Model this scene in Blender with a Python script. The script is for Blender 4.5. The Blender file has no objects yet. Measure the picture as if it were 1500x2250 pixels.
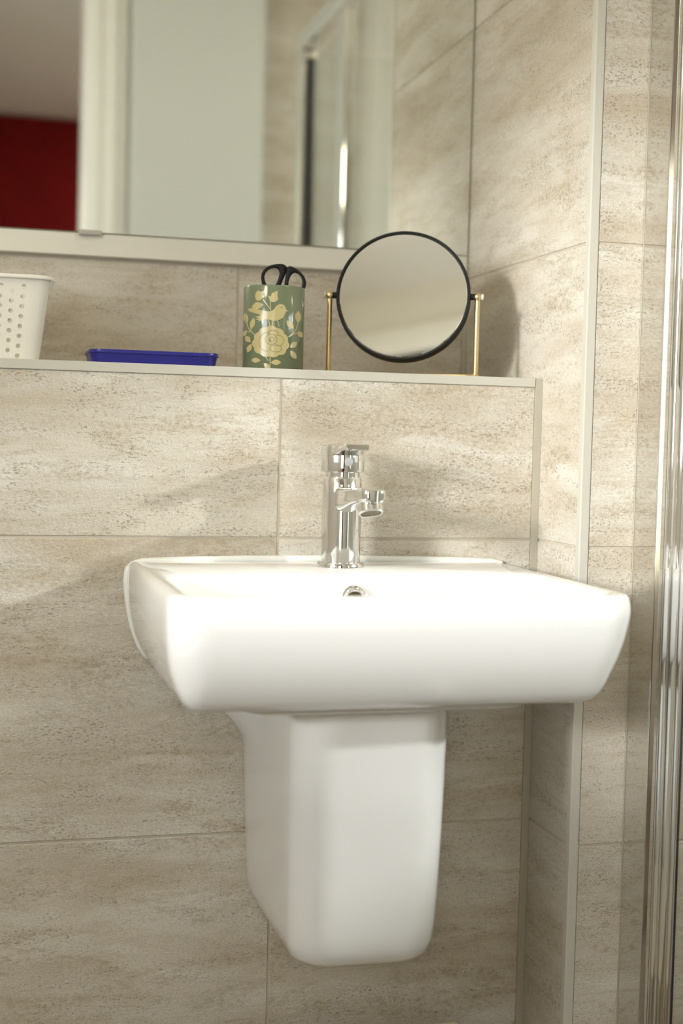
import bpy, bmesh, math, random
from mathutils import Vector, Matrix
random.seed(7)
SC = bpy.context.scene
COL = SC.collection

# ------------------------------------------------------------------ camera
# origin: tile joint crossing on the front wall, X right, Y into the wall, Z up
CAM = (-0.30478, -1.38753, 0.09965)
YAW, PITCH, ROLL, FPX = 0.26124, -0.05022, 0.02453, 3070.95
fw = Vector((math.sin(YAW)*math.cos(PITCH), math.cos(YAW)*math.cos(PITCH), math.sin(PITCH)))
rt = Vector((math.cos(YAW), -math.sin(YAW), 0))
up = rt.cross(fw)
r2 = rt*math.cos(ROLL) + up*math.sin(ROLL)
u2 = -rt*math.sin(ROLL) + up*math.cos(ROLL)
cd = bpy.data.cameras.new('camera')
cd.sensor_fit = 'VERTICAL'; cd.sensor_height = 36.0; cd.sensor_width = 24.0
cd.lens = FPX/2250*36.0
cd.clip_start = 0.02
cd.dof.use_dof = True; cd.dof.focus_distance = 1.40; cd.dof.aperture_fstop = 3.0
cam = bpy.data.objects.new('camera', cd); COL.objects.link(cam)
M = Matrix.Identity(4)
for i in range(3):
    M[i][0] = r2[i]; M[i][1] = u2[i]; M[i][2] = -fw[i]; M[i][3] = CAM[i]
cam.matrix_world = M
SC.camera = cam

# ------------------------------------------------------------------ world, sun, lamps, exposure
w = bpy.data.worlds.new('sky'); SC.world = w; w.use_nodes = True
bgn = w.node_tree.nodes['Background']
bgn.inputs[0].default_value = (0.92, 0.95, 1.0, 1); bgn.inputs[1].default_value = 9.5

SUN_DIR = Vector((1, 0.64, -0.20)).normalized()
sd = bpy.data.lights.new('sun', 'SUN'); sd.energy = 3.9; sd.angle = 0.15; sd.color = (1.0, 0.98, 0.97)
so = bpy.data.objects.new('sun', sd); COL.objects.link(so); so.location = (-4, -3, 2)
so.rotation_euler = SUN_DIR.to_track_quat('-Z', 'Y').to_euler()

def area(name, loc, target, size, power, color, shape='DISK', size_y=None):
    d = bpy.data.lights.new(name, 'AREA'); d.shape = shape; d.size = size
    if size_y: d.size_y = size_y
    d.energy = power; d.color = color
    o = bpy.data.objects.new(name, d); COL.objects.link(o); o.location = loc
    o.rotation_euler = (Vector(target)-Vector(loc)).to_track_quat('-Z', 'Y').to_euler()
    return o
area('light_behind_shower_window', (3.17, -2.0, 1.17), (-0.15, 0, -0.03), 0.16, 122, (1.0, 0.99, 1.0))
gd = bpy.data.lights.new('bathroom_fill_light', 'POINT'); gd.energy = 8.0; gd.shadow_soft_size = 0.11; gd.color = (1.0, 0.93, 0.73)  # added warm fill without a fixture, lifts ceiling and left-facing surfaces
go = bpy.data.objects.new('bathroom_fill_light', gd); COL.objects.link(go); go.location = (-0.72, -0.62, 0.95)
area('shower_fill_light', (0.75, -0.50, 1.40), (0.75, -0.50, 0), 0.2, 7.0, (1.0, 0.94, 0.80))  # unseen fill, added to brighten the shower and the opposite wall
area('doorway_fill_light', (-0.62, -2.45, 0.30), (0.05, 0, -0.10), 0.5, 6, (1.0, 0.94, 0.74), 'RECTANGLE', 1.1)  # soft frontal fill added beyond the doorway, no window stands there
pl = area('window_portal', (-1.06, -1.06, 0.40), (0, -1.06, 0.40), 0.78, 1, (1, 1, 1), 'RECTANGLE', 0.70); pl.data.cycles.is_portal = True
pl = area('window_portal', (1.20, -0.825, 0.40), (0, -0.825, 0.40), 0.65, 1, (1, 1, 1), 'RECTANGLE', 0.42); pl.data.cycles.is_portal = True
area('bedroom_fill_light', (0.85, -3.2, 1.38), (0.85, -3.2, 0), 0.5, 27, (1.0, 0.92, 0.85))  # added out of view to light the bedroom reflected in the mirror

SC.view_settings.view_transform = 'Standard'; SC.view_settings.look = 'None'
SC.view_settings.gamma = 1.0; SC.view_settings.use_curve_mapping = False
SC.view_settings.exposure = 0.0

# ------------------------------------------------------------------ materials
def newmat(name):
    m = bpy.data.materials.new(name); m.use_nodes = True
    return m, m.node_tree, m.node_tree.nodes['Principled BSDF']
def simple(name, col, rough=0.5, metal=0.0, coat=0.0, spec=0.5, noise=0.0, nscale=40, bump=0.0):
    m, t, b = newmat(name)
    b.inputs['Base Color'].default_value = (*col, 1); b.inputs['Roughness'].default_value = rough
    b.inputs['Metallic'].default_value = metal; b.inputs['Coat Weight'].default_value = coat
    b.inputs['Coat Roughness'].default_value = 0.05
    b.inputs['Specular IOR Level'].default_value = spec
    if noise or bump:
        n = t.nodes.new('ShaderNodeTexNoise'); n.inputs['Scale'].default_value = nscale; n.inputs['Detail'].default_value = 4
        tc = t.nodes.new('ShaderNodeTexCoord'); t.links.new(tc.outputs['Object'], n.inputs['Vector'])
        if noise:
            mx = t.nodes.new('ShaderNodeMix'); mx.data_type = 'RGBA'
            mx.inputs['A'].default_value = (*[c*(1-noise) for c in col], 1)
            mx.inputs['B'].default_value = (*[min(1, c*(1+noise)) for c in col], 1)
            t.links.new(n.outputs['Fac'], mx.inputs['Factor']); t.links.new(mx.outputs['Result'], b.inputs['Base Color'])
        if bump:
            bp = t.nodes.new('ShaderNodeBump'); bp.inputs['Strength'].default_value = bump; bp.inputs['Distance'].default_value = 0.001
            t.links.new(n.outputs['Fac'], bp.inputs['Height']); t.links.new(bp.outputs['Normal'], b.inputs['Normal'])
    return m

def stone_tile():
    m, t, b = newmat('stone_tile'); N = t.nodes; L = t.links
    geo = N.new('ShaderNodeNewGeometry'); oi = N.new('ShaderNodeObjectInfo')
    off = N.new('ShaderNodeVectorMath'); off.operation = 'SCALE'
    cmb = N.new('ShaderNodeCombineXYZ')
    for i in range(3): L.new(oi.outputs['Random'], cmb.inputs[i])
    L.new(cmb.outputs[0], off.inputs[0]); off.inputs['Scale'].default_value = 9.0
    add = N.new('ShaderNodeVectorMath'); add.operation = 'ADD'
    L.new(geo.outputs['Position'], add.inputs[0]); L.new(off.outputs[0], add.inputs[1])
    def mapped(sx, sz):
        v = N.new('ShaderNodeVectorMath'); v.operation = 'MULTIPLY'; v.inputs[1].default_value = (sx, sx, sz)
        L.new(add.outputs[0], v.inputs[0]); return v
    def noise(v, scale, detail, rough=0.55, dist=0.0):
        n = N.new('ShaderNodeTexNoise'); n.inputs['Scale'].default_value = scale; n.inputs['Detail'].default_value = detail
        n.inputs['Roughness'].default_value = rough; n.inputs['Distortion'].default_value = dist
        L.new(v.outputs[0], n.inputs['Vector']); return n
    def ramp(n, stops):
        r = N.new('ShaderNodeValToRGB')
        e = r.color_ramp.elements
        while len(e) < len(stops): e.new(0.5)
        for k, (p, c) in enumerate(stops): e[k].position = p; e[k].color = (c, c, c, 1)
        L.new(n.outputs['Fac'], r.inputs['Fac']); return r
    def mix(a, bcol, fac, mode='MIX'):
        x = N.new('ShaderNodeMix'); x.data_type = 'RGBA'; x.blend_type = mode
        if isinstance(a, tuple): x.inputs['A'].default_value = (*a, 1)
        else: L.new(a, x.inputs['A'])
        if isinstance(bcol, tuple): x.inputs['B'].default_value = (*bcol, 1)
        else: L.new(bcol, x.inputs['B'])
        if isinstance(fac, float): x.inputs['Factor'].default_value = fac
        else: L.new(fac, x.inputs['Factor'])
        return x.outputs['Result']
    v1 = mapped(1.0, 4.2); v2 = mapped(1.0, 2.4); v3 = mapped(1.0, 1.6)
    base = noise(v1, 4.0, 6, 0.62, 0.4)
    c = mix((0.475, 0.41, 0.315), (0.65, 0.615, 0.545), ramp(base, [(0.34, 0), (0.64, 1)]).outputs['Color'])
    cool = noise(v2, 7.0, 5, 0.62, 0.3)
    c = mix(c, (0.60, 0.58, 0.53), ramp(cool, [(0.45, 0), (0.72, 0.55)]).outputs['Color'])
    # tan worn drifts, broken up at fine scale
    drift = noise(v1, 8.0, 6, 0.68, 0.8)
    fine = noise(v3, 170.0, 4, 0.65)
    dm = ramp(drift, [(0.49, 0), (0.66, 1)])
    c = mix(c, (0.40, 0.325, 0.215), _scale(N, L, dm.outputs['Color'], 0.33))
    mul = N.new('ShaderNodeMath'); mul.operation = 'MULTIPLY'
    L.new(ramp(drift, [(0.46, 0.08), (0.62, 1)]).outputs['Color'], mul.inputs[0])
    L.new(ramp(fine, [(0.47, 0), (0.60, 1)]).outputs['Color'], mul.inputs[1])
    c = mix(c, (0.33, 0.265, 0.17), _scale(N, L, mul.outputs[0], 0.55))
    # thin horizontal lines
    lines = noise(mapped(1.0, 30.0), 7.0, 4, 0.55)
    c = mix(c, (0.42, 0.36, 0.27), _scale(N, L, ramp(lines, [(0.56, 0), (0.72, 1)]).outputs['Color'], 0.32))
    # fine grain over everything
    grain = noise(v3, 520.0, 3, 0.7)
    c = mix(c, mix((0.80, 0.79, 0.77), (1.14, 1.14, 1.14), ramp(grain, [(0.30, 0), (0.70, 1)]).outputs['Color']), 1.0, 'MULTIPLY')
    # clustered pits
    pit = noise(mapped(1.0, 1.7), 300.0, 3, 0.55)
    area_m = noise(v1, 11.0, 5, 0.65, 0.5)
    mul2 = N.new('ShaderNodeMath'); mul2.operation = 'MULTIPLY'
    L.new(ramp(pit, [(0.56, 0), (0.66, 1)]).outputs['Color'], mul2.inputs[0])
    L.new(ramp(area_m, [(0.44, 0.05), (0.60, 1)]).outputs['Color'], mul2.inputs[1])
    c = mix(c, (0.23, 0.19, 0.13), _scale(N, L, mul2.outputs[0], 0.62))
    L.new(c, b.inputs['Base Color'])
    b.inputs['Roughness'].default_value = 0.52
    b.inputs['Specular IOR Level'].default_value = 0.35
    # relief
    hsum = N.new('ShaderNodeMath'); hsum.operation = 'SUBTRACT'
    rel = noise(mapped(1.0, 1.3), 230.0, 5, 0.66)
    L.new(rel.outputs['Fac'], hsum.inputs[0]); L.new(_scale(N, L, mul2.outputs[0], 0.35), hsum.inputs[1])
    bp = N.new('ShaderNodeBump'); bp.inputs['Strength'].default_value = 0.8; bp.inputs['Distance'].default_value = 0.0014
    L.new(hsum.outputs[0], bp.inputs['Height']); L.new(bp.outputs['Normal'], b.inputs['Normal'])
    return m
def _scale(N, L, sock, k):
    x = N.new('ShaderNodeMath'); x.operation = 'MULTIPLY'; x.inputs[1].default_value = k
    L.new(sock, x.inputs[0]); return x.outputs[0]

def glass_mat(name, tint, refl=1.0):
    m = bpy.data.materials.new(name); m.use_nodes = True; t = m.node_tree; t.nodes.clear()
    out = t.nodes.new('ShaderNodeOutputMaterial'); tr = t.nodes.new('ShaderNodeBsdfTransparent'); tr.inputs[0].default_value = (*tint, 1)
    gl = t.nodes.new('ShaderNodeBsdfGlossy'); gl.inputs['Roughness'].default_value = 0.02
    lw = t.nodes.new('ShaderNodeLayerWeight'); lw.inputs['Blend'].default_value = 0.5
    pw = t.nodes.new('ShaderNodeMath'); pw.operation = 'POWER'; pw.inputs[1].default_value = 5.0
    fr = t.nodes.new('ShaderNodeMath'); fr.operation = 'MULTIPLY_ADD'; fr.inputs[1].default_value = 0.95; fr.inputs[2].default_value = 0.04
    t.links.new(lw.outputs['Facing'], pw.inputs[0]); t.links.new(pw.outputs[0], fr.inputs[0])
    mx = t.nodes.new('ShaderNodeMixShader')
    t.links.new(fr.outputs[0], mx.inputs[0]); t.links.new(tr.outputs[0], mx.inputs[1]); t.links.new(gl.outputs[0], mx.inputs[2])
    t.links.new(mx.outputs[0], out.inputs[0]); return m

MAT = dict(
    tile=stone_tile(),
    grout=simple('grout', (0.46, 0.41, 0.33), 0.9, noise=0.08, nscale=300),
    trim=simple('tile_trim', (0.50, 0.48, 0.415), 0.5, noise=0.03, nscale=90),
    sealant_dark=simple('corner_sealant', (0.40, 0.375, 0.305), 0.4, noise=0.05, nscale=60),
    ceramic=simple('white_ceramic', (0.74, 0.735, 0.715), 0.12, coat=0.6, noise=0.004, nscale=6),
    sealant=simple('white_sealant', (0.80, 0.80, 0.76), 0.3, noise=0.02, nscale=60),
    chrome=simple('chrome', (0.80, 0.80, 0.79), 0.05, metal=1.0, noise=0.01, nscale=20),
    polished=simple('polished_aluminium', (0.74, 0.73, 0.70), 0.09, metal=1.0, noise=0.02, nscale=30),
    darkmetal=simple('aerator_mesh', (0.20, 0.17, 0.11), 0.5, metal=0.6, noise=0.3, nscale=900),
    badge=simple('grey_badge', (0.33, 0.33, 0.325), 0.5, noise=0.02),
    mirror=simple('silvered_glass', (0.80, 0.815, 0.77), 0.015, metal=1.0, noise=0.005, nscale=2),
    mirror2=simple('silvered_glass_small', (0.80, 0.79, 0.74), 0.02, metal=1.0, noise=0.005, nscale=2),
    black=simple('black_satin', (0.010, 0.010, 0.0095), 0.5, spec=0.2, noise=0.1, nscale=60),
    blackrubber=simple('black_rubber', (0.012, 0.012, 0.012), 0.6, noise=0.1, nscale=80),
    gold=simple('brushed_brass', (0.70, 0.545, 0.29), 0.30, metal=1.0, noise=0.06, nscale=120),
    clear=simple('clear_plastic', (0.62, 0.60, 0.54), 0.2, noise=0.03),
    steel=simple('blade_steel', (0.6, 0.6, 0.6), 0.25, metal=1.0, noise=0.03),
    white_paint=simple('white_paint', (0.80, 0.79, 0.74), 0.42, noise=0.015, nscale=14),
    door_paint=simple('door_paint', (0.56, 0.565, 0.525), 0.45, noise=0.015, nscale=10),
    strip=simple('white_strip', (0.64, 0.62, 0.55), 0.45, noise=0.02, nscale=20),
    clip=simple('grey_clip', (0.42, 0.40, 0.36), 0.4, noise=0.03),
    basket=simple('cream_plastic', (0.76, 0.73, 0.65), 0.42, noise=0.015, nscale=25),
    blue=simple('blue_plastic', (0.018, 0.018, 0.21), 0.28, noise=0.12, nscale=22),
    green=simple('green_glaze', (0.145, 0.175, 0.10), 0.14, coat=0.5, noise=0.05, nscale=30),
    cream=simple('cream_print', (0.47, 0.40, 0.19), 0.25, coat=0.3, noise=0.05, nscale=60),
    greenline=simple('green_print_line', (0.24, 0.24, 0.11), 0.25, noise=0.05, nscale=60),
    plaster=simple('plaster', (0.72, 0.69, 0.62), 0.9, noise=0.03, nscale=5),
    ceilw=simple('ceiling_paint', (0.78, 0.76, 0.71), 0.9, noise=0.02, nscale=4),
    red=simple('deep_red_paint', (0.12, 0.003, 0.003), 0.85, spec=0.15, noise=0.25, nscale=9),
    floor=simple('floor_vinyl', (0.15, 0.125, 0.09), 0.5, noise=0.15, nscale=12),
    box=simple('beige_board', (0.55, 0.43, 0.27), 0.6, noise=0.06, nscale=30),
    shglass=glass_mat('shower_glass', (0.975, 0.985, 0.978)),
    winglass=glass_mat('window_glass', (0.97, 0.98, 0.98)),
)

# ------------------------------------------------------------------ mesh helpers
def finish(bm, name, mat, parent=None, smooth=True, angle=40, loc=None, recalc=True):
    me = bpy.data.meshes.new(name)
    if recalc: bmesh.ops.recalc_face_normals(bm, faces=bm.faces[:])
    bm.to_mesh(me); bm.free(); me.materials.append(MAT[mat])
    if smooth:
        for p in me.polygons: p.use_smooth = True
        me.set_sharp_from_angle(angle=math.radians(angle))
    o = bpy.data.objects.new(name, me); COL.objects.link(o)
    if loc is not None: o.location = loc
    if parent is not None: o.parent = parent
    return o
def box_bm(bm, lo, hi, bevel=0.0, seg=2):
    ret = bmesh.ops.create_cube(bm, size=1.0)
    vs = ret['verts']; lo = Vector(lo); hi = Vector(hi)
    for v in vs:
        v.co = Vector([lo[i] + (v.co[i]+0.5)*(hi[i]-lo[i]) for i in range(3)])
    if bevel > 0:
        es = set()
        for v in vs:
            for e in v.link_edges: es.add(e)
        bmesh.ops.bevel(bm, geom=list(es), offset=bevel, segments=seg, profile=0.5, affect='EDGES')
def box(name, lo, hi, mat, parent=None, bevel=0.0, seg=2):
    bm = bmesh.new(); box_bm(bm, lo, hi, bevel, seg); return finish(bm, name, mat, parent, smooth=False)
def lathe_bm(bm, prof, n=48, mtx=None, cap0=True, cap1=True):
    rings = []
    for r, z in prof:
        ring = [bm.verts.new((r*math.cos(2*math.pi*k/n), r*math.sin(2*math.pi*k/n), z)) for k in range(n)]
        rings.append(ring)
    for a, b in zip(rings, rings[1:]):
        for k in range(n): bm.faces.new((a[k], a[(k+1) % n], b[(k+1) % n], b[k]))
    if cap0: bm.faces.new(rings[0][::-1])
    if cap1: bm.faces.new(rings[-1])
    if mtx is not None:
        for ring in rings:
            for v in ring: v.co = mtx @ v.co
def lathe(name, prof, mat, parent=None, n=48, mtx=None, cap0=True, cap1=True, angle=35):
    bm = bmesh.new(); lathe_bm(bm, prof, n, mtx, cap0, cap1); return finish(bm, name, mat, parent, angle=angle)
def tube_bm(bm, pts, r, n=10, cap=True):
    pts = [Vector(p) for p in pts]; rings = []
    ref = Vector((0, 1, 0)) if abs((pts[1]-pts[0]).normalized().y) < 0.9 else Vector((1, 0, 0))
    for i, p in enumerate(pts):
        t = (pts[min(i+1, len(pts)-1)] - pts[max(i-1, 0)]).normalized()
        a = t.cross(ref).normalized(); b = t.cross(a)
        rr = r[i] if isinstance(r, (list, tuple)) else r
        rings.append([bm.verts.new(p + rr*(math.cos(2*math.pi*k/n)*a + math.sin(2*math.pi*k/n)*b)) for k in range(n)])
    for a, b in zip(rings, rings[1:]):
        for k in range(n): bm.faces.new((a[k], a[(k+1) % n], b[(k+1) % n], b[k]))
    if cap: bm.faces.new(rings[0][::-1]); bm.faces.new(rings[-1])
def tube(name, pts, r, mat, parent=None, n=12):
    bm = bmesh.new(); tube_bm(bm, pts, r, n); return finish(bm, name, mat, parent)
def loft_bm(bm, rings, cap0=True, cap1=True):
    R = [[bm.verts.new(p) for p in ring] for ring in rings]; n = len(R[0])
    for a, b in zip(R, R[1:]):
        for k in range(n): bm.faces.new((a[k], a[(k+1) % n], b[(k+1) % n], b[k]))
    if cap0: bm.faces.new(R[0][::-1])
    if cap1: bm.faces.new(R[-1])
def rrect(x0, x1, y0, y1, rs, nc=8, ns=6):
    """closed ring, corners (x0,y0),(x1,y0),(x1,y1),(x0,y1) with radii rs"""
    cs = [(x0, y0, 180), (x1, y0, 270), (x1, y1, 0), (x0, y1, 90)]
    arcs = []
    for (x, y, a0), r in zip(cs, rs):
        cx = x + (r if x == x0 else -r); cy = y + (r if y == y0 else -r)
        arcs.append([(cx+r*math.cos(math.radians(a0+90*k/nc)), cy+r*math.sin(math.radians(a0+90*k/nc))) for k in range(nc+1)])
    out = []
    for i, a in enumerate(arcs):
        out += a
        p, q = a[-1], arcs[(i+1) % 4][0]
        out += [(p[0]+(q[0]-p[0])*k/ns, p[1]+(q[1]-p[1])*k/ns) for k in range(1, ns)]
    return out
def empty(name, loc, label, cat, group=None):
    o = bpy.data.objects.new(name, None); COL.objects.link(o); o.location = loc
    o.empty_display_size = 0.02
    tag(o, label, cat, group); return o
def tag(o, label, cat, group=None):
    o['label'] = label; o['category'] = cat
    if group: o['group'] = group
    return o
def struct(o, label=None, cat=None):
    o['kind'] = 'structure'
    if label: o['label'] = label
    if cat: o['category'] = cat
    return o
def keep(o, parent):
    """parent o (built in world coordinates) under an Empty without moving it"""
    o.parent = parent; o.matrix_parent_inverse = Matrix.Translation(parent.location).inverted() if parent.type == 'EMPTY' else Matrix.Identity(4)
    return o

# ------------------------------------------------------------------ setting: dimensions
C, TW, G = 0.302, 0.602, 0.0024
XR, YP, YS, ZS = 0.2842, -0.1064, 0.246, 0.1713
FL, CE = -0.93, 1.42
XL, XRW, YD = -1.0, 1.15, -1.6
TT = 0.0011             # how far tiles stand proud of the grout

_tile_cache = {}
def tile_piece(parent, axis, u0, u1, z0, z1, face, sign):
    """axis 'x': tile in an X-Z plane at Y=face; axis 'y': in a Y-Z plane at X=face. sign: outward normal direction"""
    wd, h = round(u1-u0, 4), round(z1-z0, 4)
    key = (axis, wd, h, sign)
    if key not in _tile_cache:
        bm = bmesh.new(); d = 0.006
        lo, hi = (-d, 0.0) if sign > 0 else (0.0, d)
        if axis == 'x': box_bm(bm, (-wd/2, lo, -h/2), (wd/2, hi, h/2), 0.0007, 1)
        else: box_bm(bm, (lo, -wd/2, -h/2), (hi, wd/2, h/2), 0.0007, 1)
        me = bpy.data.meshes.new('tile'); bmesh.ops.recalc_face_normals(bm, faces=bm.faces[:]); bm.to_mesh(me); bm.free()
        me.materials.append(MAT['tile']); _tile_cache[key] = me
    o = bpy.data.objects.new('tile', _tile_cache[key]); COL.objects.link(o); o.parent = parent
    u = (u0+u1)/2; z = (z0+z1)/2
    o.location = (u, face, z) if axis == 'x' else (face, u, z)
def tile_field(parent, axis, u0, u1, z0, z1, face, sign, j0=0.0, step=TW):
    k = math.floor((u0-j0)/step)
    while j0 + k*step < u1:
        a, b = max(u0, j0+k*step+G/2), min(u1, j0+(k+1)*step-G/2)
        m = math.floor(z0/C)
        while m*C < z1:
            c, d = max(z0, m*C+G/2), min(z1, (m+1)*C-G/2)
            if b-a > 0.004 and d-c > 0.004: tile_piece(parent, axis, a, b, c, d, face, sign)
            m += 1
        k += 1

# floor, ceiling
struct(box('floor', (XL-0.12, YD-0.1, FL-0.05), (XRW+0.1, YS+0.1, FL), 'floor'))
struct(box('ceiling', (XL-0.12, YD-0.1, CE), (XRW+0.1, YS+0.1, CE+0.05), 'ceilw'))

# boxed-in half wall carrying the ledge
wf = struct(box('wall_front', (XL, TT, FL), (XR, YS, ZS-0.0005), 'grout'))
tile_field(wf, 'x', XL, XR-0.0085, FL, ZS-0.0092, 0.0, -1)
box('ledge_slab', (XL, 0.004, ZS-0.012), (XR-0.0005, YS-0.0005, ZS), 'tile', wf)
# upper wall behind the ledge
wb = struct(box('wall_back', (XL, YS+TT, ZS-0.0005), (XR, YS+0.1, CE), 'grout'))
tile_field(wb, 'x', XL, XR-0.004, ZS, CE, YS, -1)
# pier: its left flank closes the ledge, its front face carries the shower screen
pr = struct(box('wall_right', (XR+TT, YP+TT, FL), (XRW, YS+0.1, CE), 'grout'))
tile_field(pr, 'y', YP+0.009, YS+TT, FL, CE, XR, -1, j0=-0.3)
tile_field(pr, 'x', XR+0.0098, XRW, FL, CE, YP, -1, j0=XR+0.0098-G/2)

# trims
t1 = struct(box('trim_1', (XL, -0.0012, ZS-0.0088), (XR-0.0086, 0.004, ZS+0.0006), 'trim', bevel=0.0006))
t1['label'] = 'pale metal edge trim along the front of the tiled ledge'
t2 = struct(box('trim_2', (XR-0.0084, -0.0004, FL), (XR-0.0001, 0.004, ZS+0.0006), 'sealant_dark', bevel=0.0003))
t2['label'] = 'vertical corner trim where the tiled front wall meets the pier'
t3 = struct(box('trim_3', (XR-0.0008, YP-0.0008, FL), (XR+0.0094, YP+0.009, CE), 'trim', bevel=0.0012))
t3['label'] = 'pale vertical corner trim along the outer edge of the tiled pier'
bm = bmesh.new()
tube_bm(bm, [(XR-0.0015, YS-0.0015, ZS), (XR-0.0015, YS-0.0015, CE)], 0.003, 8)
struct(finish(bm, 'trim_4', 'sealant_dark'))

# left wall with a window (out of frame, lets the sun in)
def wall_with_hole(name, axis, face0, face1, u0, u1, z0, z1, hu0, hu1, hz0, hz1, mat):
    bm = bmesh.new()
    def b(a0, a1, c0, c1):
        if axis == 'y': box_bm(bm, (face0, a0, c0), (face1, a1, c1))
        else: box_bm(bm, (a0, face0, c0), (a1, face1, c1))
    b(u0, hu0, z0, z1); b(hu1, u1, z0, z1); b(hu0, hu1, z0, hz0)
    if hz1 < z1: b(hu0, hu1, hz1, z1)
    return struct(finish(bm, name, mat, smooth=False))
W1 = (-1.45, -0.67, 0.06, 0.74)
wall_with_hole('wall_left', 'y', XL-0.12, XL, YD, YS+0.1, FL, CE, *W1, 'plaster')
W2 = (-1.15, -0.50, 0.20, 0.60)
wall_with_hole('wall_shower', 'y', XRW, XRW+0.1, YD, YP, FL, CE, *W2, 'plaster')
def window(name, x, W, d=0.04):
    y0, y1, z0, z1 = W
    bm = bmesh.new(); f = 0.02
    box_bm(bm, (x, y0, z0), (x+d, y1, z0+f)); box_bm(bm, (x, y0, z1-f), (x+d, y1, z1))
    box_bm(bm, (x, y0, z0+f), (x+d, y0+f, z1-f)); box_bm(bm, (x, y1-f, z0+f), (x+d, y1, z1-f))
    o = struct(finish(bm, name, 'white_paint', smooth=False))
    box('pane', (x+d*0.4, y0+f, z0+f), (x+d*0.4+0.005, y1-f, z1-f), 'winglass', o)
window('window_1', XL-0.10, W1); window('window_2', XRW+0.04, W2)

# wall opposite (seen only in the mirror) with the doorway and the white door
DX0, DX1, DZ = -0.85, -0.043, 1.22
wd_ = wall_with_hole('wall_opposite', 'x', YD-0.1, YD-TT, XL, XRW, FL, CE, DX0, DX1, FL, DZ, 'plaster')
tile_field(wd_, 'x', 0.395, 0.655, FL, CE, YD, 1, j0=0.1)
bm = bmesh.new()
for (a, b_, y0, y1) in ((DX1-0.002, DX1+0.036, YD-0.12, YD+0.022), (DX1+0.036, DX1+0.075, YD, YD+0.016), (DX1+0.075, DX1+0.10, YD, YD+0.008)):
    box_bm(bm, (a, y0, FL), (b_, y1, DZ+0.07), 0.003, 2)
box_bm(bm, (DX0, YD-0.12, DZ), (DX1, YD+0.02, DZ+0.07), 0.003, 2)
box_bm(bm, (DX0-0.07, YD-0.12, FL), (DX0, YD+0.02, DZ+0.07), 0.003, 2)
tf = struct(finish(bm, 'trim_5', 'white_paint')); tf['label'] = 'white door frame around the doorway seen in the wall mirror'
dr = struct(box('door_1', (DX1+0.108, YD+0.004, FL+0.01), (0.388, YD+0.044, 1.22), 'door_paint', bevel=0.003))
dr['label'] = 'plain white door leaf folded back against the wall, seen in the wall mirror'
lathe('door_handle', [(0.004, 0), (0.022, 0.001), (0.022, 0.006), (0.010, 0.008), (0.010, 0.04), (0.02, 0.042), (0.02, 0.06), (0.004, 0.064)], 'chrome', dr, 24,
      Matrix.Translation((0.34, YD+0.044, 0.06)) @ Matrix.Rotation(math.radians(-90), 4, 'X'))
# bedroom beyond the doorway
struct(box('wall_bedroom_far', (XL-0.12, -4.25, FL), (XRW+0.1, -4.15, CE), 'red'))
struct(box('wall_bedroom_left', (XL-0.12, -4.15, FL), (XL-0.05, YD-0.1, CE), 'plaster'))
struct(box('wall_bedroom_right', (XRW+0.02, -4.15, FL), (XRW+0.1, YD-0.1, CE), 'plaster'))
struct(box('ceiling_bedroom', (XL-0.12, -4.25, CE), (XRW+0.1, YD-0.1, CE+0.05), 'ceilw'))
struct(box('floor_bedroom', (XL-0.12, -4.25, FL-0.05), (XRW+0.1, YD-0.1, FL), 'floor'))

# ------------------------------------------------------------------ wash basin
BX = 0.0455                                   # centre line of the basin
RIM = -0.0233
def plan(inx, iny, z, rf, back=0.0, rb=0.003, bow=0.007, hw=0.1985, yf=-0.327):
    ring = rrect(BX-hw+inx, BX+hw-inx, yf+iny, back, (rf, rf, rb, rb), nc=10, ns=12)
    out = []
    for x, y in ring:
        k = (y-back)/(yf+iny-back)
        kk = max(0.0, (k-0.6)/0.4)
        out.append((x, y - bow*kk*(1-((x-BX)/hw)**2), z))
    return out
rings = []
# underside to outer wall to rim
for inx, iny, z, rf in ((0.060, 0.10, -0.1222, 0.012), (0.032, 0.060, -0.1220, 0.016), (0.0245, 0.0505, -0.1210, 0.012), (0.0200, 0.0440, -0.1182, 0.014),
                        (0.0150, 0.0360, -0.1110, 0.018), (0.0108, 0.0285, -0.1025, 0.024), (0.0065, 0.0200, -0.0910, 0.032), (0.0035, 0.0125, -0.0780, 0.034),
                        (0.0012, 0.0060, -0.0630, 0.035), (0.0002, 0.0018, -0.0490, 0.035), (0.0, 0.0, -0.0390, 0.034), (0.0007, 0.0006, -0.0320, 0.033),
                        (0.0022, 0.0021, -0.0275, 0.0315), (0.0046, 0.0046, -0.0245, 0.029), (0.0078, 0.0082, RIM, 0.026)):
    rings.append(plan(inx, iny, z, rf))
# inner edge, bowl
for i, (ins, dy, z, rr) in enumerate(((0.0150, 0.0, RIM-0.0004, 0.024), (0.0175, 0.0022, RIM-0.002, 0.024), (0.0195, 0.004, RIM-0.006, 0.025), (0.024, 0.007, RIM-0.020, 0.028),
                                 (0.034, 0.014, RIM-0.050, 0.034), (0.046, 0.022, RIM-0.070, 0.038), (0.066, 0.036, RIM-0.0815, 0.036), (0.105, 0.06, RIM-0.086, 0.02))):
    b = -0.128 - dy - (0.0 if i else 0.0)
    ring = rrect(BX-0.1985+ins, BX+0.1985-ins, -0.327+ins, b, (rr, rr, rr*0.9, rr*0.9), nc=10, ns=12)
    rings.append([(x, y, z) for x, y in ring])
bm = bmesh.new(); loft_bm(bm, rings)
basin = empty('wash_basin', (BX, -0.16, -0.13), 'white ceramic wall-hung wash basin with squared rounded bowl', 'wash basin')
keep(finish(bm, 'bowl', 'ceramic', angle=60), basin)
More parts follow.
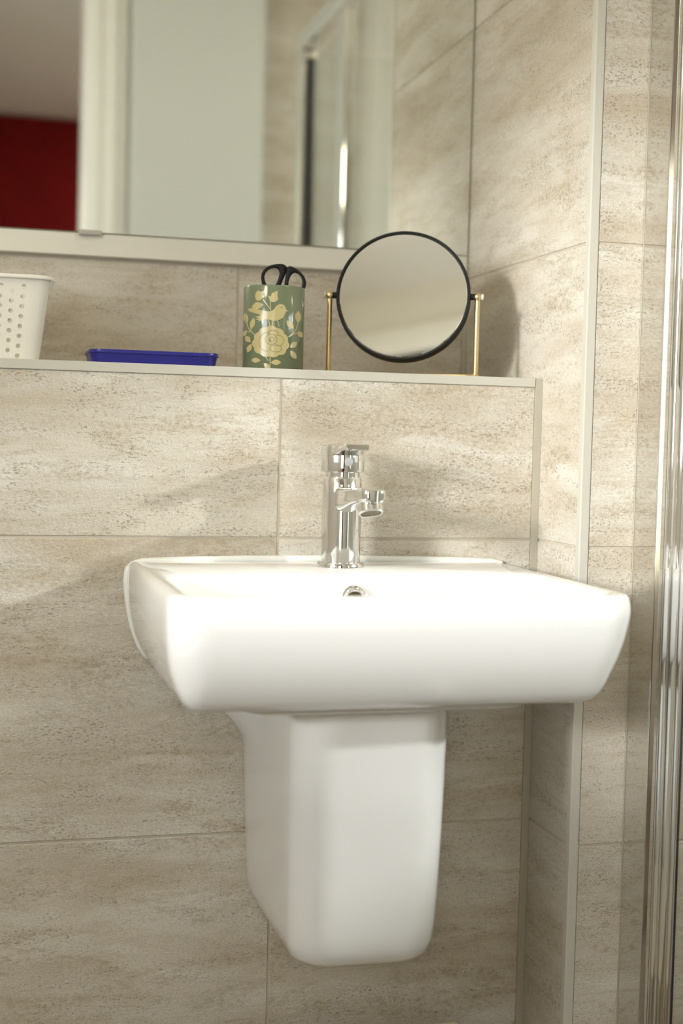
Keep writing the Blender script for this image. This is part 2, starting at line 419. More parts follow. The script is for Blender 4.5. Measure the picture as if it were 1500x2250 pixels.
# stepped foot under the bowl
bm = bmesh.new()
foot = []
for ins, z, r in ((0.0, -0.1215, 0.035), (0.0, -0.1262, 0.035), (0.002, -0.1292, 0.034), (0.006, -0.1308, 0.030), (0.02, -0.1312, 0.02)):
    foot.append([(x, y, z) for x, y in rrect(-0.085+ins, 0.180-ins, -0.258+ins, -0.002, (r, r, 0.002, 0.002))])
loft_bm(bm, foot); keep(finish(bm, 'underside_step', 'ceramic', angle=60), basin)
# sealant bead against the wall
bead = [(-0.128, -0.1195), (-0.1335, -0.1165), (-0.1395, -0.107), (-0.1465, -0.088), (-0.1515, -0.062), (-0.1535, -0.042), (-0.1520, -0.031),
        (-0.1475, -0.0250), (-0.139, -0.0222), (-0.11, -0.0208), (-0.04, -0.0192), (0.05, -0.0186), (0.14, -0.0192), (0.20, -0.0204), (0.232, -0.0216), (0.2425, -0.0240)]
bm = bmesh.new(); tube_bm(bm, [(x+0.0012*(x < -0.12), -0.0015, z-0.0022*(z > -0.03)) for x, z in bead], 0.0040, 10)
keep(finish(bm, 'sealant_bead', 'sealant'), basin)
# overflow ring on the bowl's back wall
mo = Matrix.Translation((0.0435, -0.1375, RIM-0.0235)) @ Matrix.Rotation(math.radians(98), 4, 'X')
ov = lathe('overflow_ring', [(0.0078, 0.001), (0.0088, 0.0038), (0.0106, 0.0046), (0.0128, 0.0030), (0.0133, -0.002)], 'chrome', None, 40, mo, cap0=False, cap1=False, angle=50)
keep(ov, basin)
ovd = lathe('overflow_throat', [(0.0079, 0.001), (0.0076, -0.0012), (0.0074, -0.0016)], 'darkmetal', None, 32, mo, cap0=False); keep(ovd, ov)
# waste at the bottom
keep(lathe('waste', [(0.030, RIM-0.0862), (0.030, RIM-0.0845), (0.024, RIM-0.0838), (0.022, RIM-0.0830), (0.002, RIM-0.0822)], 'chrome', None, 32,
           Matrix.Translation((BX, -0.235, 0))), basin)

# ------------------------------------------------------------------ semi-pedestal
PX = 0.0460
def pring(z, hf, hb, yf, r, flare=0.0):
    ring = rrect(PX-hf, PX+hf, yf, -0.0005, (r, r, 0.002, 0.002), nc=10, ns=10)
    out = []
    for x, y in ring:
        k = max(0.0, 1.0-abs(y)/0.075); t = min(1.0, y/yf)
        x = PX + (x-PX)*(hb+(hf-hb)*t)/hf
        out.append((x + (1 if x > PX else -1)*flare*k*k, y, z))
    return out
prs = []
for z, hf, hb, yf, r, fl in ((-0.1318, 0.0720, 0.0785, -0.2250, 0.036, 0.0380), (-0.1502, 0.0720, 0.0785, -0.2240, 0.036, 0.0360), (-0.1654, 0.0719, 0.0783, -0.2235, 0.036, 0.0290), (-0.1756, 0.0719, 0.0782, -0.2230, 0.036, 0.0210),
                         (-0.1867, 0.0717, 0.0780, -0.2225, 0.036, 0.0110), (-0.1978, 0.0717, 0.0778, -0.2220, 0.036, 0.0030), (-0.2080, 0.0716, 0.0776, -0.2220, 0.036, 0.0000), (-0.2515, 0.0711, 0.0760, -0.2200, 0.036, 0.0000), (-0.3021, 0.0700, 0.0739, -0.2175, 0.036, 0.0000),
                         (-0.3376, 0.0687, 0.0717, -0.2150, 0.036, 0.0000), (-0.3527, 0.0675, 0.0703, -0.2130, 0.036, 0.0000), (-0.3639, 0.0649, 0.0674, -0.2085, 0.035, 0.0000), (-0.3705, 0.0600, 0.0625, -0.2010, 0.032, 0.0000), (-0.3735, 0.0530, 0.0560, -0.1900, 0.028, 0.0000), (-0.3745, 0.0420, 0.0450, -0.1740, 0.020, 0.0000)):
    prs.append(pring(z, hf, hb, yf, r, fl))
bm = bmesh.new(); loft_bm(bm, prs)
ped = finish(bm, 'semi_pedestal', 'ceramic', angle=60)
tag(ped, 'white ceramic half pedestal hung on the tiled wall under the wash basin', 'pedestal')

# ------------------------------------------------------------------ mixer tap
TX, TY = 0.0512, -0.055
tap = empty('mixer_tap', (TX, TY, RIM), 'chrome single-lever mixer tap standing on the wash basin', 'tap')
T0 = Matrix.Translation((TX, TY, 0))
def tp(name, prof, mat='chrome', n=56, m=T0, **k): return keep(lathe(name, prof, mat, None, n, m, **k), tap)
tp('base_ring', [(0.020, RIM), (0.0236, RIM), (0.0236, RIM+0.0028), (0.0225, RIM+0.0045), (0.0198, RIM+0.0048)])
tp('body', [(0.0197, RIM+0.004), (0.0197, 0.0), (0.0194, 0.05), (0.0192, 0.0635), (0.0182, 0.0650), (0.0172, 0.0652), (0.0172, 0.0700), (0.018, 0.0704)])
cap = tp('handle_cap', [(0.0196, 0.0696), (0.0213, 0.0704), (0.0216, 0.0725), (0.0214, 0.0925), (0.0207, 0.0952), (0.0192, 0.0964)])
# lever: flat tongue growing out of the cap towards the user
lv = []
for y, hw, zt, zb in ((0.006, 0.0150, 0.0966, 0.0890), (-0.008, 0.0158, 0.0968, 0.0850), (-0.020, 0.0150, 0.0970, 0.0862), (-0.032, 0.0138, 0.0974, 0.0898), (-0.046, 0.0130, 0.0978, 0.0915), (-0.0540, 0.0120, 0.0978, 0.0918), (-0.0565, 0.0105, 0.0972, 0.0926)):
    sec = rrect(-hw, hw, zb, zt, (0.0022, 0.0022, 0.0016, 0.0016), nc=3, ns=3)
    lv.append([(TX+a, TY+y, b) for a, b in sec])
bm = bmesh.new(); loft_bm(bm, lv); keep(finish(bm, 'lever', 'chrome', angle=40), cap)
ang = math.radians(-90-17)
bd = Matrix.Translation((TX+0.0208*math.cos(math.radians(-88)), TY+0.0208*math.sin(math.radians(-88)), 0.0803)) @ Matrix.Rotation(math.radians(7), 4, 'Z') @ Matrix.Rotation(math.radians(90), 4, 'X')
bg_ = tp('temperature_badge', [(0.0042, -0.001), (0.0042, 0.0008), (0.0036, 0.0012)], 'badge', 24, bd); keep(bg_, cap); bg_['label'] = 'small round grey temperature badge'
# spout, swivelled slightly to the right
SA = math.radians(4.5); SC_, SS_ = math.cos(SA), math.sin(SA)
sp = []
for y, zt, zb, hw in ((-0.008, 0.0560, 0.0290, 0.0125), (-0.020, 0.0560, 0.0315, 0.0122), (-0.034, 0.0560, 0.0350, 0.0125), (-0.050, 0.0562, 0.0390, 0.0130), (-0.070, 0.0566, 0.0422, 0.0132),
                      (-0.082, 0.0566, 0.0428, 0.0131), (-0.0885, 0.0564, 0.0432, 0.0122), (-0.0925, 0.0560, 0.0436, 0.0100), (-0.0945, 0.0552, 0.0442, 0.0068)):
    hh = (zt-zb)/2
    sec = rrect(-hw, hw, zb, zt, (min(hh, hw)*0.8, min(hh, hw)*0.8, min(hh, hw)*0.45, min(hh, hw)*0.45), nc=6, ns=3)
    sp.append([(TX+a*SC_-y*SS_, TY+y*SC_+a*SS_, b) for a, b in sec])
bm = bmesh.new(); loft_bm(bm, sp); keep(finish(bm, 'spout', 'chrome', angle=50), tap)
am = Matrix.Translation((TX+0.078*SS_, TY-0.078*SC_, 0.0462)) @ Matrix.Rotation(SA, 4, 'Z') @ Matrix.Rotation(math.radians(-22), 4, 'X')
ae = tp('aerator', [(0.0124, 0.002), (0.0124, -0.0040), (0.0118, -0.0044), (0.0118, -0.0130), (0.0110, -0.0140), (0.0100, -0.0140), (0.0098, -0.0126)], 'chrome', 40, am, cap1=False)
am_ = tp('aerator_mesh', [(0.0099, -0.0127), (0.0099, -0.0122)], 'darkmetal', 32, am); keep(am_, ae)

# ------------------------------------------------------------------ wall mirror and its rail
MZ = 0.3305
wm = empty('wall_mirror', (-0.2, YS-0.004, MZ), 'large frameless wall mirror above the tiled ledge', 'mirror')
keep(box('mirror_glass', (XL+0.02, YS-0.0062, MZ), (XR-0.0022, YS-0.0008, CE-0.1), 'mirror', None, 0.0008, 1), wm)
cl = keep(box('mirror_clip', (-0.187, YS-0.0095, MZ-0.0030), (-0.161, YS-0.0012, MZ+0.0030), 'clip', None, 0.0012, 2), wm)
cl['label'] = 'small grey plastic clip holding the mirror edge'
bm = bmesh.new()
prof = [(0.0, 0.0), (-0.0035, 0.0), (-0.0045, -0.002), (-0.0052, -0.020), (-0.0070, -0.0225), (-0.0075, -0.0255), (-0.0060, -0.0268), (0.0, -0.0268)]
loft_bm(bm, [[(x, YS-0.0002+y, MZ-0.0002+z) for y, z in prof] for x in (XL+0.02, XR-0.003)])
tag(finish(bm, 'mirror_rail', 'strip', angle=50), 'off-white moulded rail running along the bottom edge of the wall mirror', 'rail')

# ------------------------------------------------------------------ round vanity mirror
vm = empty('vanity_mirror', (0.1465, 0.070, ZS), 'round black-framed table mirror on brass posts standing on the ledge', 'mirror')
VC = Vector((0.1445, 0.058, 0.2575)); VY = math.radians(-21); VT = math.radians(13); VR = 0.0722
yawm = Matrix.Translation(VC) @ Matrix.Rotation(VY, 4, 'Z')
# local frame: +Z is the mirror's face normal
disc = yawm @ Matrix.Rotation(-VT, 4, 'X') @ Matrix.Rotation(math.radians(90), 4, 'X')
fr = keep(lathe('mirror_frame', [(0.060, -0.012), (0.066, -0.013), (0.0705, -0.0115), (0.0722, -0.008), (0.0722, 0.004), (0.0716, 0.0052), (0.0700, 0.0052), (0.0694, 0.0038)],
          'black', None, 96, disc, cap0=True, cap1=False, angle=45), vm)
keep(lathe('mirror_glass', [(0.0697, 0.0020), (0.0697, 0.0034), (0.0680, 0.0042)], 'mirror2', None, 96, disc, angle=20), vm)
ax = yawm.to_3x3() @ Vector((1, 0, 0))
for s in (-1, 1):
    p = VC + ax*s*0.0795
    pn = tube('pivot', [VC+ax*s*0.0705, VC+ax*s*0.0772], 0.0034, 'black', None, 14); keep(pn, vm)
    post = lathe('post', [(0.0026, ZS+0.003), (0.0028, ZS+0.004), (0.0028, VC.z-0.004), (0.0020, VC.z-0.003)], 'gold', None, 20, Matrix.Translation((p.x, p.y, 0))); keep(post, vm)
    kb = [(0.0001, -0.0046)] + [(0.0046*math.cos(a), 0.0046*math.sin(a)) for a in [math.radians(-75+15*i) for i in range(11)]] + [(0.0001, 0.0046)]
    keep(lathe('knob', kb, 'gold', None, 20, Matrix.Translation(p)), vm)
    keep(tube('end_cap', [p+ax*s*0.0040, p+ax*s*0.0062, p+ax*s*0.0068], [0.0034, 0.0034, 0.0020], 'clear', None, 14), vm)
bm = bmesh.new()
bs = [[(x, y, z) for x, y in rrect(-0.084+i, 0.084-i, -0.010+i, 0.050-i, (0.016, 0.016, 0.016, 0.016))] for i, z in ((0.0008, 0.0), (0, 0.0008), (0, 0.0026), (0.001, 0.0034))]
mb = Matrix.Translation((VC.x, VC.y, ZS+0.0002)) @ Matrix.Rotation(VY, 4, 'Z')
loft_bm(bm, [[mb @ Vector(p) for p in r] for r in bs]); keep(finish(bm, 'base_plate', 'gold'), vm)

# ------------------------------------------------------------------ green cup with printed bird, scissors in it
CX, CY, CR, CH = 0.0012, 0.050, 0.0320, 0.0868
cup = empty('pen_cup', (CX, CY, ZS), 'green glazed cup printed with a cream bird and rose, on the ledge', 'cup')
keep(lathe('cup_body', [(0.0295, ZS+0.0002), (CR-0.0012, ZS+0.0002), (CR, ZS+0.0015), (CR, ZS+CH-0.0012), (CR-0.0009, ZS+CH), (CR-0.0022, ZS+CH-0.0009), (CR-0.0024, ZS+0.004), (0.001, ZS+0.0035)],
           'green', None, 80, Matrix.Translation((CX, CY, 0)), angle=50), cup)
cf = Vector((CX-CAM[0], CY-CAM[1], 0)).normalized(); cr_ = Vector((cf.y, -cf.x, 0))
def cupmap(px, py, off):
    s = max(-0.985, min(0.985, (px-(668-0.012*(py-590)))/548.0)); th = math.asin(s)
    h = (2030-py)/(2030-592.0)*CH
    r = CR+off
    return Vector((CX, CY, ZS)) - cf*r*math.cos(th) + cr_*r*math.sin(th) + Vector((0, 0, h))
def cm(pts, closed=True, sub=4):
    out = []; n = len(pts)
    for i in range(n if closed else n-1):
        p0, p1, p2, p3 = [pts[(i+k-1) % n] if closed else pts[min(max(i+k-1, 0), n-1)] for k in range(4)]
        for j in range(sub):
            t = j/sub
            out.append(tuple(0.5*((2*p1[a]) + (-p0[a]+p2[a])*t + (2*p0[a]-5*p1[a]+4*p2[a]-p3[a])*t*t + (-p0[a]+3*p1[a]-3*p2[a]+p3[a])*t**3) for a in (0, 1)))
    if not closed: out.append(pts[-1])
    return out
def put(name, mat, faces, off):
    b = bmesh.new(); mpv = {}
    def vert(q):
        k = (round(q[0], 3), round(q[1], 3))
        if k not in mpv: mpv[k] = b.verts.new((q[0], q[1], 0))
        return mpv[k]
    for poly in faces:
        try: b.faces.new([vert(q) for q in poly])
        except ValueError: pass
    b.normal_update()
    bmesh.ops.triangulate(b, faces=b.faces[:], ngon_method='EAR_CLIP')
    for k in range(-9, 10):
        bmesh.ops.bisect_plane(b, geom=b.verts[:]+b.edges[:]+b.faces[:], plane_co=(662+k*58, 0, 0), plane_no=(1, 0, 0))
    for v in b.verts: v.co = cupmap(v.co.x, v.co.y, off)
    return keep(finish(b, name, mat), cup)
def leaf(x0, y0, x1, y1, wd):
    dx, dy = x1-x0, y1-y0; L_ = math.hypot(dx, dy); nx, ny = -dy/L_, dx/L_
    prof = [(0, 0), (0.2, 0.62), (0.42, 1), (0.65, 0.85), (0.85, 0.42), (1, 0)]
    up_ = [(x0+dx*t+nx*wd*h, y0+dy*t+ny*wd*h) for t, h in prof]
    dn = [(x0+dx*t-nx*wd*h, y0+dy*t-ny*wd*h) for t, h in prof[-2:0:-1]]
    return up_+dn
def strip(pts, wd):
    pts = cm(pts, False, 4); L_, R_ = [], []
    for i, p in enumerate(pts):
        q0, q1 = pts[max(i-1, 0)], pts[min(i+1, len(pts)-1)]
        dx, dy = q1[0]-q0[0], q1[1]-q0[1]; l = math.hypot(dx, dy) or 1
        L_.append((p[0]-dy/l*wd, p[1]+dx/l*wd)); R_.append((p[0]+dy/l*wd, p[1]-dx/l*wd))
    return [[L_[i], L_[i+1], R_[i+1], R_[i]] for i in range(len(pts)-1)]
bird = [(205, 1005), (235, 985), (310, 988), (420, 1020), (530, 1042), (605, 1042), (655, 1015), (695, 960), (740, 922), (800, 914), (848, 938), (872, 985), (874, 1008), (925, 1020), (872, 1036),
        (852, 1090), (820, 1142), (760, 1180), (690, 1200), (620, 1195), (560, 1180), (510, 1182), (450, 1200), (372, 1222), (412, 1190), (338, 1182), (400, 1160), (330, 1138), (440, 1108), (330, 1072), (235, 1040)]
pb_ = put('printed_bird', 'cream', [bird], 0.00022)
rose = []
for k in range(96):
    a = 2*math.pi*k/96
    r = 1.0+0.085*abs(math.sin(a*5.5+0.5))+0.03*math.sin(a*3)
    rose.append((612+300*r*math.cos(a), 1560+248*r*math.sin(a)))
prz_ = put('printed_rose', 'cream', [rose], 0.00020)
t1_ = [(335, 800), (345, 730), (390, 690), (430, 712), (500, 700), (480, 760), (495, 800), (450, 830), (415, 862), (360, 855)]
t2_ = [(560, 775), (600, 790), (625, 740), (660, 725), (700, 700), (725, 705), (722, 780), (735, 830), (700, 872), (640, 885), (590, 860)]
put('printed_blossom', 'cream', [cm(t1_)], 0.00021); put('printed_blossom', 'cream', [cm(t2_)], 0.00021)
for lf in (leaf(270, 965, 480, 930, 62), leaf(150, 1050, 195, 1240, 46), leaf(318, 1145, 262, 1350, 46), leaf(122, 1450, 185, 1350, 38), leaf(165, 1455, 260, 1565, 46), leaf(205, 1735, 275, 1585, 46),
            leaf(1092, 1000, 1085, 1215, 58), leaf(880, 1185, 1020, 1320, 52), leaf(1165, 1445, 1095, 1345, 52), leaf(1075, 1540, 950, 1640, 48), leaf(1065, 1825, 960, 1690, 50),
            leaf(275, 1865, 440, 1872, 46), leaf(800, 1895, 615, 1905, 48), leaf(495, 1920, 610, 2018, 42)):
    put('printed_leaf', 'cream', [lf], 0.00021)
for s_, w_ in (([(195, 1235), (225, 1330), (290, 1400), (345, 1450)], 7), ([(262, 1345), (275, 1385), (345, 1450)], 6), ([(180, 1375), (260, 1385)], 6), ([(1085, 1210), (1050, 1330), (985, 1420), (925, 1460)], 7),
               ([(1015, 1315), (1000, 1380), (925, 1455)], 6), ([(1095, 1375), (1010, 1410)], 6), ([(600, 870), (600, 960), (610, 1040)], 7), ([(470, 840), (530, 920), (600, 1010)], 7),
               ([(570, 1180), (585, 1240), (600, 1310)], 9), ([(650, 1190), (640, 1250), (630, 1310)], 8), ([(715, 1190), (745, 1240), (755, 1300)], 7), ([(520, 1800), (575, 1880)], 6), ([(605, 1780), (605, 2000)], 7)):
    put('printed_stem', 'cream', strip(s_, w_), 0.00019)
def arc(cx, cy, rx, ry, a0, a1, n=14): return [(cx+rx*math.cos(math.radians(a0+(a1-a0)*k/n)), cy+ry*math.sin(math.radians(a0+(a1-a0)*k/n))) for k in range(n+1)]
for a in (arc(620, 1515, 100, 85, 0, 360), arc(655, 1410, 90, 48, 150, 390), arc(545, 1560, 135, 155, 80, 290), arc(750, 1530, 85, 90, -110, 110), arc(700, 1665, 100, 60, 0, 360), arc(625, 1520, 45, 40, 0, 360)):
    keep(put('printed_petal_line', 'greenline', strip(a, 5), 0.00034), prz_)
keep(put('printed_bird_eye', 'greenline', [[(795+14*math.cos(k*math.pi/5), 975+14*math.sin(k*math.pi/5)) for k in range(10)]], 0.00036), pb_)
keep(put('printed_rose_heart', 'greenline', [[(600+22*math.cos(k*math.pi/5), 1535+26*math.sin(k*math.pi/5)) for k in range(10)]], 0.00036), prz_)

sc = empty('scissors', (CX, CY, ZS+0.006), 'scissors with black looped handles standing in the green cup', 'scissors')
U = 6.05e-5
def scp(px, py, d=0.0):
    h = (2030-py)/(2030-592.0)*CH
    return Vector((CX, CY+0.004, ZS)) + cr_*((px-662)*U) + cf*d + Vector((0, 0, h))
def resample(poly, n, start_dir):
    poly = cm(poly, True, 6); cx = sum(p[0] for p in poly)/len(poly); cy = sum(p[1] for p in poly)/len(poly)
    k0 = max(range(len(poly)), key=lambda k: (poly[k][0]-cx)*start_dir[0]+(poly[k][1]-cy)*start_dir[1])
    poly = poly[k0:]+poly[:k0]; L_ = [0]
    for i in range(len(poly)): a, b = poly[i], poly[(i+1) % len(poly)]; L_.append(L_[-1]+math.hypot(a[0]-b[0], a[1]-b[1]))
    out = []; j = 0
    for i in range(n):
        s = L_[-1]*i/n
        while L_[j+1] < s: j += 1
        t = (s-L_[j])/((L_[j+1]-L_[j]) or 1); a, b = poly[j], poly[(j+1) % len(poly)]
        out.append((a[0]+(b[0]-a[0])*t, a[1]+(b[1]-a[1])*t))
    return out
def loop_handle(outer, inner, d):
    n = 64; O = resample(outer, n, (-1, 0)); I = resample(inner, n, (-1, 0)); rg = []
    for (ox, oy), (ix, iy) in zip(O, I):
        a, b = scp(ox, oy, d), scp(ix, iy, d); m_ = (a+b)/2; h = (a-b)/2; q = []
        for k in range(10):
            t = 2*math.pi*k/10; ct, st = math.cos(t), math.sin(t)
            q.append(m_ + h*(abs(ct)**0.7*(1 if ct > 0 else -1)) + cf*0.0026*(abs(st)**0.7*(1 if st > 0 else -1)))
        rg.append(q)
    bm = bmesh.new(); R = [[bm.verts.new(p) for p in q] for q in rg]
    for i in range(n):
        a, b = R[i], R[(i+1) % n]
        for k in range(10): bm.faces.new((a[k], a[(k+1) % 10], b[(k+1) % 10], b[k]))
    return keep(finish(bm, 'handle', 'black', angle=60), sc)
lo_o = [(442, 380), (475, 285), (560, 212), (660, 178), (770, 163), (845, 180), (888, 225), (880, 290), (845, 380), (805, 480), (772, 590), (740, 700), (640, 740), (540, 700), (480, 580), (450, 480)]
lo_i = [(500, 405), (525, 320), (590, 262), (670, 238), (735, 262), (757, 330), (738, 420), (705, 505), (650, 556), (590, 558), (530, 510)]
ro_o = [(868, 330), (885, 235), (940, 205), (1020, 232), (1110, 292), (1185, 375), (1222, 475), (1212, 560), (1165, 640), (1080, 720), (960, 760), (860, 720), (845, 590), (855, 450)]
ro_i = [(918, 540), (928, 440), (965, 355), (1020, 318), (1085, 338), (1138, 405), (1153, 490), (1130, 580), (1070, 650), (990, 660), (930, 620)]
loop_handle(lo_o, lo_i, 0.0015); loop_handle(ro_o, ro_i, -0.0015)
for (x0, x1, xe, d) in ((690, 775, 840, 0.0015), (850, 935, 770, -0.0015)):
    bm = bmesh.new()
    qs = [[scp(x, y, d+dd) for dd in (-0.0006, 0.0006)] for x, y in ((x0, 690), (x1, 690), (xe+20, 1900), (xe, 1960))]
    f = [bm.verts.new(q[0]) for q in qs]; g = [bm.verts.new(q[1]) for q in qs]
    bm.faces.new(f); bm.faces.new(g[::-1])
    for k in range(4): bm.faces.new((f[k], g[k], g[(k+1) % 4], f[(k+1) % 4]))
    keep(finish(bm, 'blade', 'steel', smooth=False), sc)

# ------------------------------------------------------------------ blue tray
tr = empty('soap_tray', (-0.121, 0.07, ZS), 'shallow dark blue plastic tray lying on the ledge beside the cream basket', 'tray')
bm = bmesh.new(); rg = []
x0, x1, y0, y1 = -0.1885, -0.0565, 0.038, 0.112
for ins, z, r in ((0.0040, 0.0002, 0.012), (0.0028, 0.0008, 0.013), (0.0012, 0.0095, 0.014), (0.0004, 0.0128, 0.014), (0.0, 0.0150, 0.014), (0.0005, 0.0157, 0.0135), (0.0020, 0.0157, 0.0125), (0.0026, 0.0148, 0.012), (0.0042, 0.0030, 0.011), (0.008, 0.0022, 0.01)):
    rg.append([(x, y, ZS+z) for x, y in rrect(x0+ins, x1-ins, y0+ins, y1-ins, (r,)*4)])
loft_bm(bm, rg); keep(finish(bm, 'tray_body', 'blue', angle=50), tr)
bm = bmesh.new(); rg = []
for ins, z in ((0.0002, 0.0117), (-0.0007, 0.0121), (-0.0009, 0.0130), (-0.0003, 0.0137)):
    rg.append([(x, y, ZS+z) for x, y in rrect(x0+ins, x1-ins, y0+ins, y1-ins, (0.0145,)*4)])
loft_bm(bm, rg, False, False); keep(finish(bm, 'tray_rib', 'blue', angle=60), tr)

# ------------------------------------------------------------------ perforated cream basket
bk = empty('perforated_basket', (-0.30, 0.085, ZS), 'cream plastic basket with rows of round holes at the left end of the ledge', 'basket')
BH, BHX, BHY, BRC, TAP = 0.0835, 0.0595, 0.0475, 0.016, 0.0105   # height, half sizes at base, corner radius, flare
BCX, BCY = -0.2975, 0.086
# perimeter parameter at base: start at front-left corner end, run along front to the right
def peri(base_half_x, base_half_y, r):
    segs = []
    L1 = 2*(base_half_x-r); L2 = 2*(base_half_y-r); A = math.pi*r/2
    return L1, L2, A, 2*(L1+L2)+4*A
L1, L2, AA, LT = peri(BHX, BHY, BRC)
def bpt(s, v, off=0.0):
    """s along the base perimeter (0 = start of the straight front side), v 0..1 up, off outward"""
    s = s % LT; hx, hy = BHX, BHY
    def base(s):
        if s < L1: return (-hx+BRC+s, -hy, 0, -1)
        s -= L1
        if s < AA: a = -math.pi/2+s/BRC; return (hx-BRC+BRC*math.cos(a), -hy+BRC+BRC*math.sin(a), math.cos(a), math.sin(a))
        s -= AA
        if s < L2: return (hx, -hy+BRC+s, 1, 0)
        s -= L2
        if s < AA: a = s/BRC; return (hx-BRC+BRC*math.cos(a), hy-BRC+BRC*math.sin(a), math.cos(a), math.sin(a))
        s -= AA
        if s < L1: return (hx-BRC-s, hy, 0, 1)
        s -= L1
        if s < AA: a = math.pi/2+s/BRC; return (-hx+BRC+BRC*math.cos(a), hy-BRC+BRC*math.sin(a), math.cos(a), math.sin(a))
        s -= AA
        if s < L2: return (-hx, hy-BRC-s, -1, 0)
        s -= L2
        a = math.pi+s/BRC; return (-hx+BRC+BRC*math.cos(a), -hy+BRC+BRC*math.sin(a), math.cos(a), math.sin(a))
    x, y, nx, ny = base(s)
    kx, ky = 1+TAP*v/BHX, 1+TAP*v/BHY
    return Vector((BCX+x*kx+nx*off, BCY+y*ky+ny*off, ZS+0.0003+v*BH))
bm = bmesh.new()
VB, VT_ = 0.055, 0.945      # perforated band handled column by column
HR = 0.0023
def quad(pts):
    vs = [bm.verts.new(p) for p in pts]; bm.faces.new(vs)
def solid(s0, s1, v0, v1, ns=1, nv=4):
    for i in range(ns):
        for j in range(nv):
            a, b = s0+(s1-s0)*i/ns, s0+(s1-s0)*(i+1)/ns; c, d = v0+(v1-v0)*j/nv, v0+(v1-v0)*(j+1)/nv
            quad([bpt(a, c), bpt(b, c), bpt(b, d), bpt(a, d)])
def cell(s0, s1, v0, v1):
    sc_, vc = (s0+s1)/2, (v0+v1)/2; n = 16; hs = (s1-s0)/2; hv = (v1-v0)/2
    O, I = [], []
    for k in range(n):
        a = 2*math.pi*(k+0.5)/n; c_, s_ = math.cos(a), math.sin(a); q = max(abs(c_), abs(s_))
        O.append(bpt(sc_+hs*c_/q, vc+hv*s_/q)); I.append(bpt(sc_+HR*c_/(1+TAP*vc/BHX), vc+HR*s_/BH))
    for k in range(n): quad([O[k], O[(k+1) % n], I[(k+1) % n], I[k]])
    for k in range(n):
        if k % 4 == 1:      # square corners between the diagonal samples
            a = 2*math.pi*(k+1)/n
            cn = bpt(sc_+hs*(1 if math.cos(a) > 0 else -1), vc+hv*(1 if math.sin(a) > 0 else -1))
            quad([O[k], cn, O[(k+1) % n]])
DV = 0.1225; 
def side(s0, Ls, edge):
    ncol = int((Ls-2*edge)/0.0090); dw = (Ls-2*edge)/ncol
    solid(s0, s0+edge, 0, 1); solid(s0+Ls-edge, s0+Ls, 0, 1)
    for c in range(ncol):
        a = s0+edge+c*dw; b = a+dw
        off = 0.015 if (ncol-1-c) % 2 == 0 else 0.075; nr = 7 if (ncol-1-c) % 2 else 7
        if (ncol-1-c) % 2 == 0: off, nr = 0.005, 8
        else: off, nr = 0.066, 7
        solid(a, b, 0, off, 1, 1)
        for r in range(nr): cell(a, b, off+r*DV*0.945, off+(r+1)*DV*0.945)
        solid(a, b, off+nr*DV*0.945, 1, 1, 1)
s = 0.0
for Ls in (L1, L2, L1, L2):
    side(s, Ls, 0.0015); s += Ls
    solid(s, s+AA, 0, 1, 8, 6); s += AA
bmesh.ops.remove_doubles(bm, verts=bm.verts[:], dist=1e-5)
ob = finish(bm, 'basket_wall', 'basket', smooth=False, recalc=False)
sm = ob.modifiers.new('thickness', 'SOLIDIFY'); sm.thickness = 0.0018; sm.offset = -1
keep(ob, bk)
# floor of the basket
bm = bmesh.new(); loft_bm(bm, [[bpt(LT*k/96, 0.003, -0.0015) for k in range(96)], [bpt(LT*k/96, 0.02, -0.0016) for k in range(96)]]); keep(finish(bm, 'basket_floor', 'basket'), bk)
# rolled rim
bm = bmesh.new(); rg = []
for off, v in ((-0.0004, 0.985), (0.0016, 0.984), (0.0030, 0.968), (0.0036, 0.962), (0.0042, 0.968), (0.0040, 0.990), (0.0026, 1.008), (0.0006, 1.012), (-0.0018, 1.006), (-0.0020, 0.985)):
    rg.append([bpt(LT*k/128, v, off) for k in range(128)])
rg.append(rg[0])
loft_bm(bm, rg, False, False); bmesh.ops.remove_doubles(bm, verts=bm.verts[:], dist=1e-6); keep(finish(bm, 'rim', 'basket', angle=60), bk)
# grip wedge under the rim on the short side
bm = bmesh.new(); s_mid = L1+AA*0.95
ring = []
for ds in (-0.003, 0.0, 0.012, 0.03):
    ring.append([bpt(s_mid+ds, 0.975, 0.0036), bpt(s_mid+ds, 0.975, 0.0), bpt(s_mid+ds, 0.86, 0.0), bpt(s_mid+ds, 0.90, 0.0016)])
loft_bm(bm, ring); keep(finish(bm, 'grip_gusset', 'basket'), bk)

# ------------------------------------------------------------------ shower screen
GX = 0.3425
ss = empty('shower_screen', (GX+0.01, YP-0.3, FL), 'framed clear glass shower screen with polished metal wall profile beside the pier', 'shower screen')
ZT, ZB = 0.90, FL+0.04
def sp_(name, lo, hi, mat='polished', bev=0.0015): return keep(box(name, lo, hi, mat, None, bev, 2), ss)
sp_('wall_profile', (GX, YP-0.0455, ZB), (GX+0.012, YP-0.0006, ZT), 'polished', 0.0006)
sp_('wall_sealant', (GX-0.0009, YP-0.0010, ZB), (GX+0.0002, YP-0.0002, ZT), 'sealant_dark', 0.0004)
sp_('adjuster_profile', (GX+0.0022, YP-0.0635, ZB), (GX+0.010, YP-0.0452, ZT), 'polished', 0.0008)
sp_('adjuster_lip', (GX-0.0006, YP-0.0490, ZB), (GX+0.004, YP-0.0458, ZT), 'polished', 0.0008)
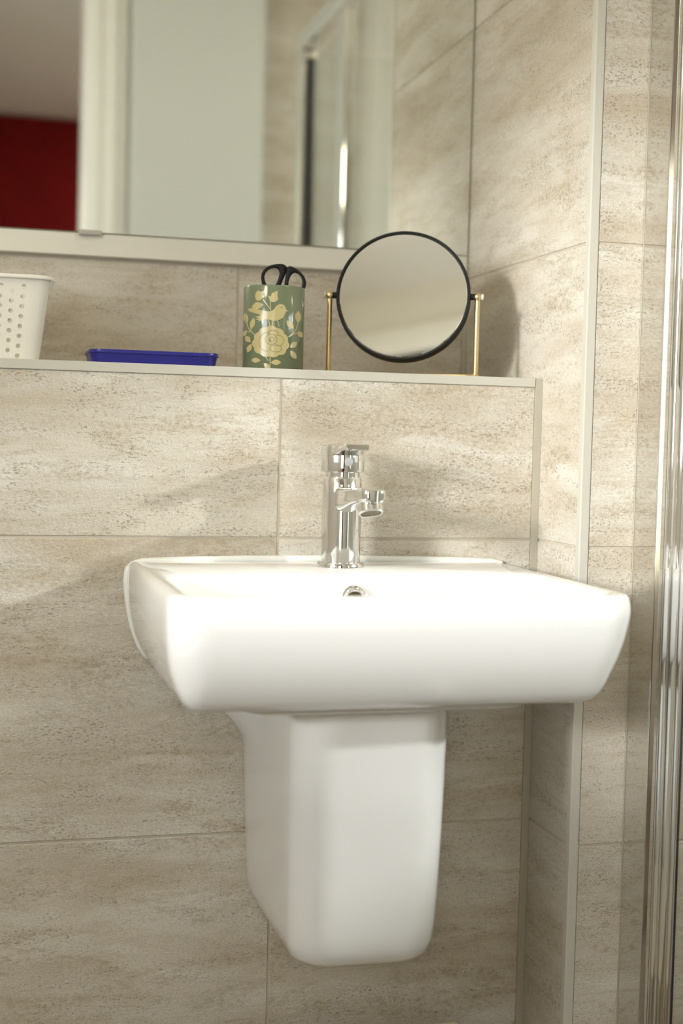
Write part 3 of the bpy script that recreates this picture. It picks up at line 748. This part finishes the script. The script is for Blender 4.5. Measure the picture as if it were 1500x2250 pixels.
# fluted stile
bm = bmesh.new(); pf = []
y0 = YP-0.0632
shape = [(0.0055, 0.0), (0.0012, 0.0), (-0.0006, -0.0012), (-0.0012, -0.0050), (-0.0006, -0.0085), (0.0012, -0.0100), (0.0022, -0.0112), (0.0012, -0.0126), (-0.0010, -0.0145), (-0.0018, -0.0200), (-0.0010, -0.0260),
         (0.0015, -0.0278), (0.0030, -0.0290), (0.0016, -0.0304), (0.0, -0.0320), (-0.0004, -0.0352), (0.0008, -0.0385), (0.0030, -0.0400), (0.0055, -0.0400)]
loft_bm(bm, [[(GX+a, y0+b, z) for a, b in shape] for z in (ZB, ZT)])
keep(finish(bm, 'stile', 'chrome', angle=50), ss)
sp_('stile_seal', (GX+0.0035, y0-0.0418, ZB), (GX+0.0052, y0-0.0400, ZT), 'blackrubber', 0.0004)
YE = -0.96
sp_('glass_pane', (GX+0.0055, -0.60, ZB+0.03), (GX+0.0095, y0-0.0300, ZT-0.03), 'shglass', 0.0)
sp_('glass_pane', (GX+0.018, YE, ZB+0.03), (GX+0.024, -0.645, ZT-0.03), 'shglass', 0.0)
sp_('meeting_stile', (GX-0.004, -0.645, ZB+0.02), (GX+0.016, -0.590, ZT-0.02), 'chrome', 0.003)
sp_('meeting_stile', (GX+0.016, -0.675, ZB+0.02), (GX+0.030, -0.645, ZT-0.02), 'chrome', 0.003)
sp_('end_post', (GX, YE-0.045, ZB), (GX+0.034, YE, ZT), 'chrome', 0.004)
sp_('door_seal', (GX+0.012, YE, ZB+0.02), (GX+0.028, YE+0.014, ZT-0.02), 'blackrubber', 0.001)
sp_('top_rail', (GX, YE-0.045, ZT), (GX+0.034, YP-0.001, ZT+0.035), 'chrome', 0.004)
sp_('bottom_rail', (GX, YE-0.045, FL+0.001), (GX+0.034, YP-0.001, ZB), 'chrome', 0.004)
sp_('return_pane', (GX+0.034, YE-0.026, ZB), (XRW-0.002, YE-0.020, ZT), 'shglass', 0.0)

# ------------------------------------------------------------------ board box whose top corner shows at the bottom edge
bx = box('storage_box', (-0.08, -0.20, FL), (0.1715, -0.10, -0.4735), 'box', None, 0.004, 2)
tag(bx, 'pale beige board box below the pedestal, its top edge just in view', 'box')
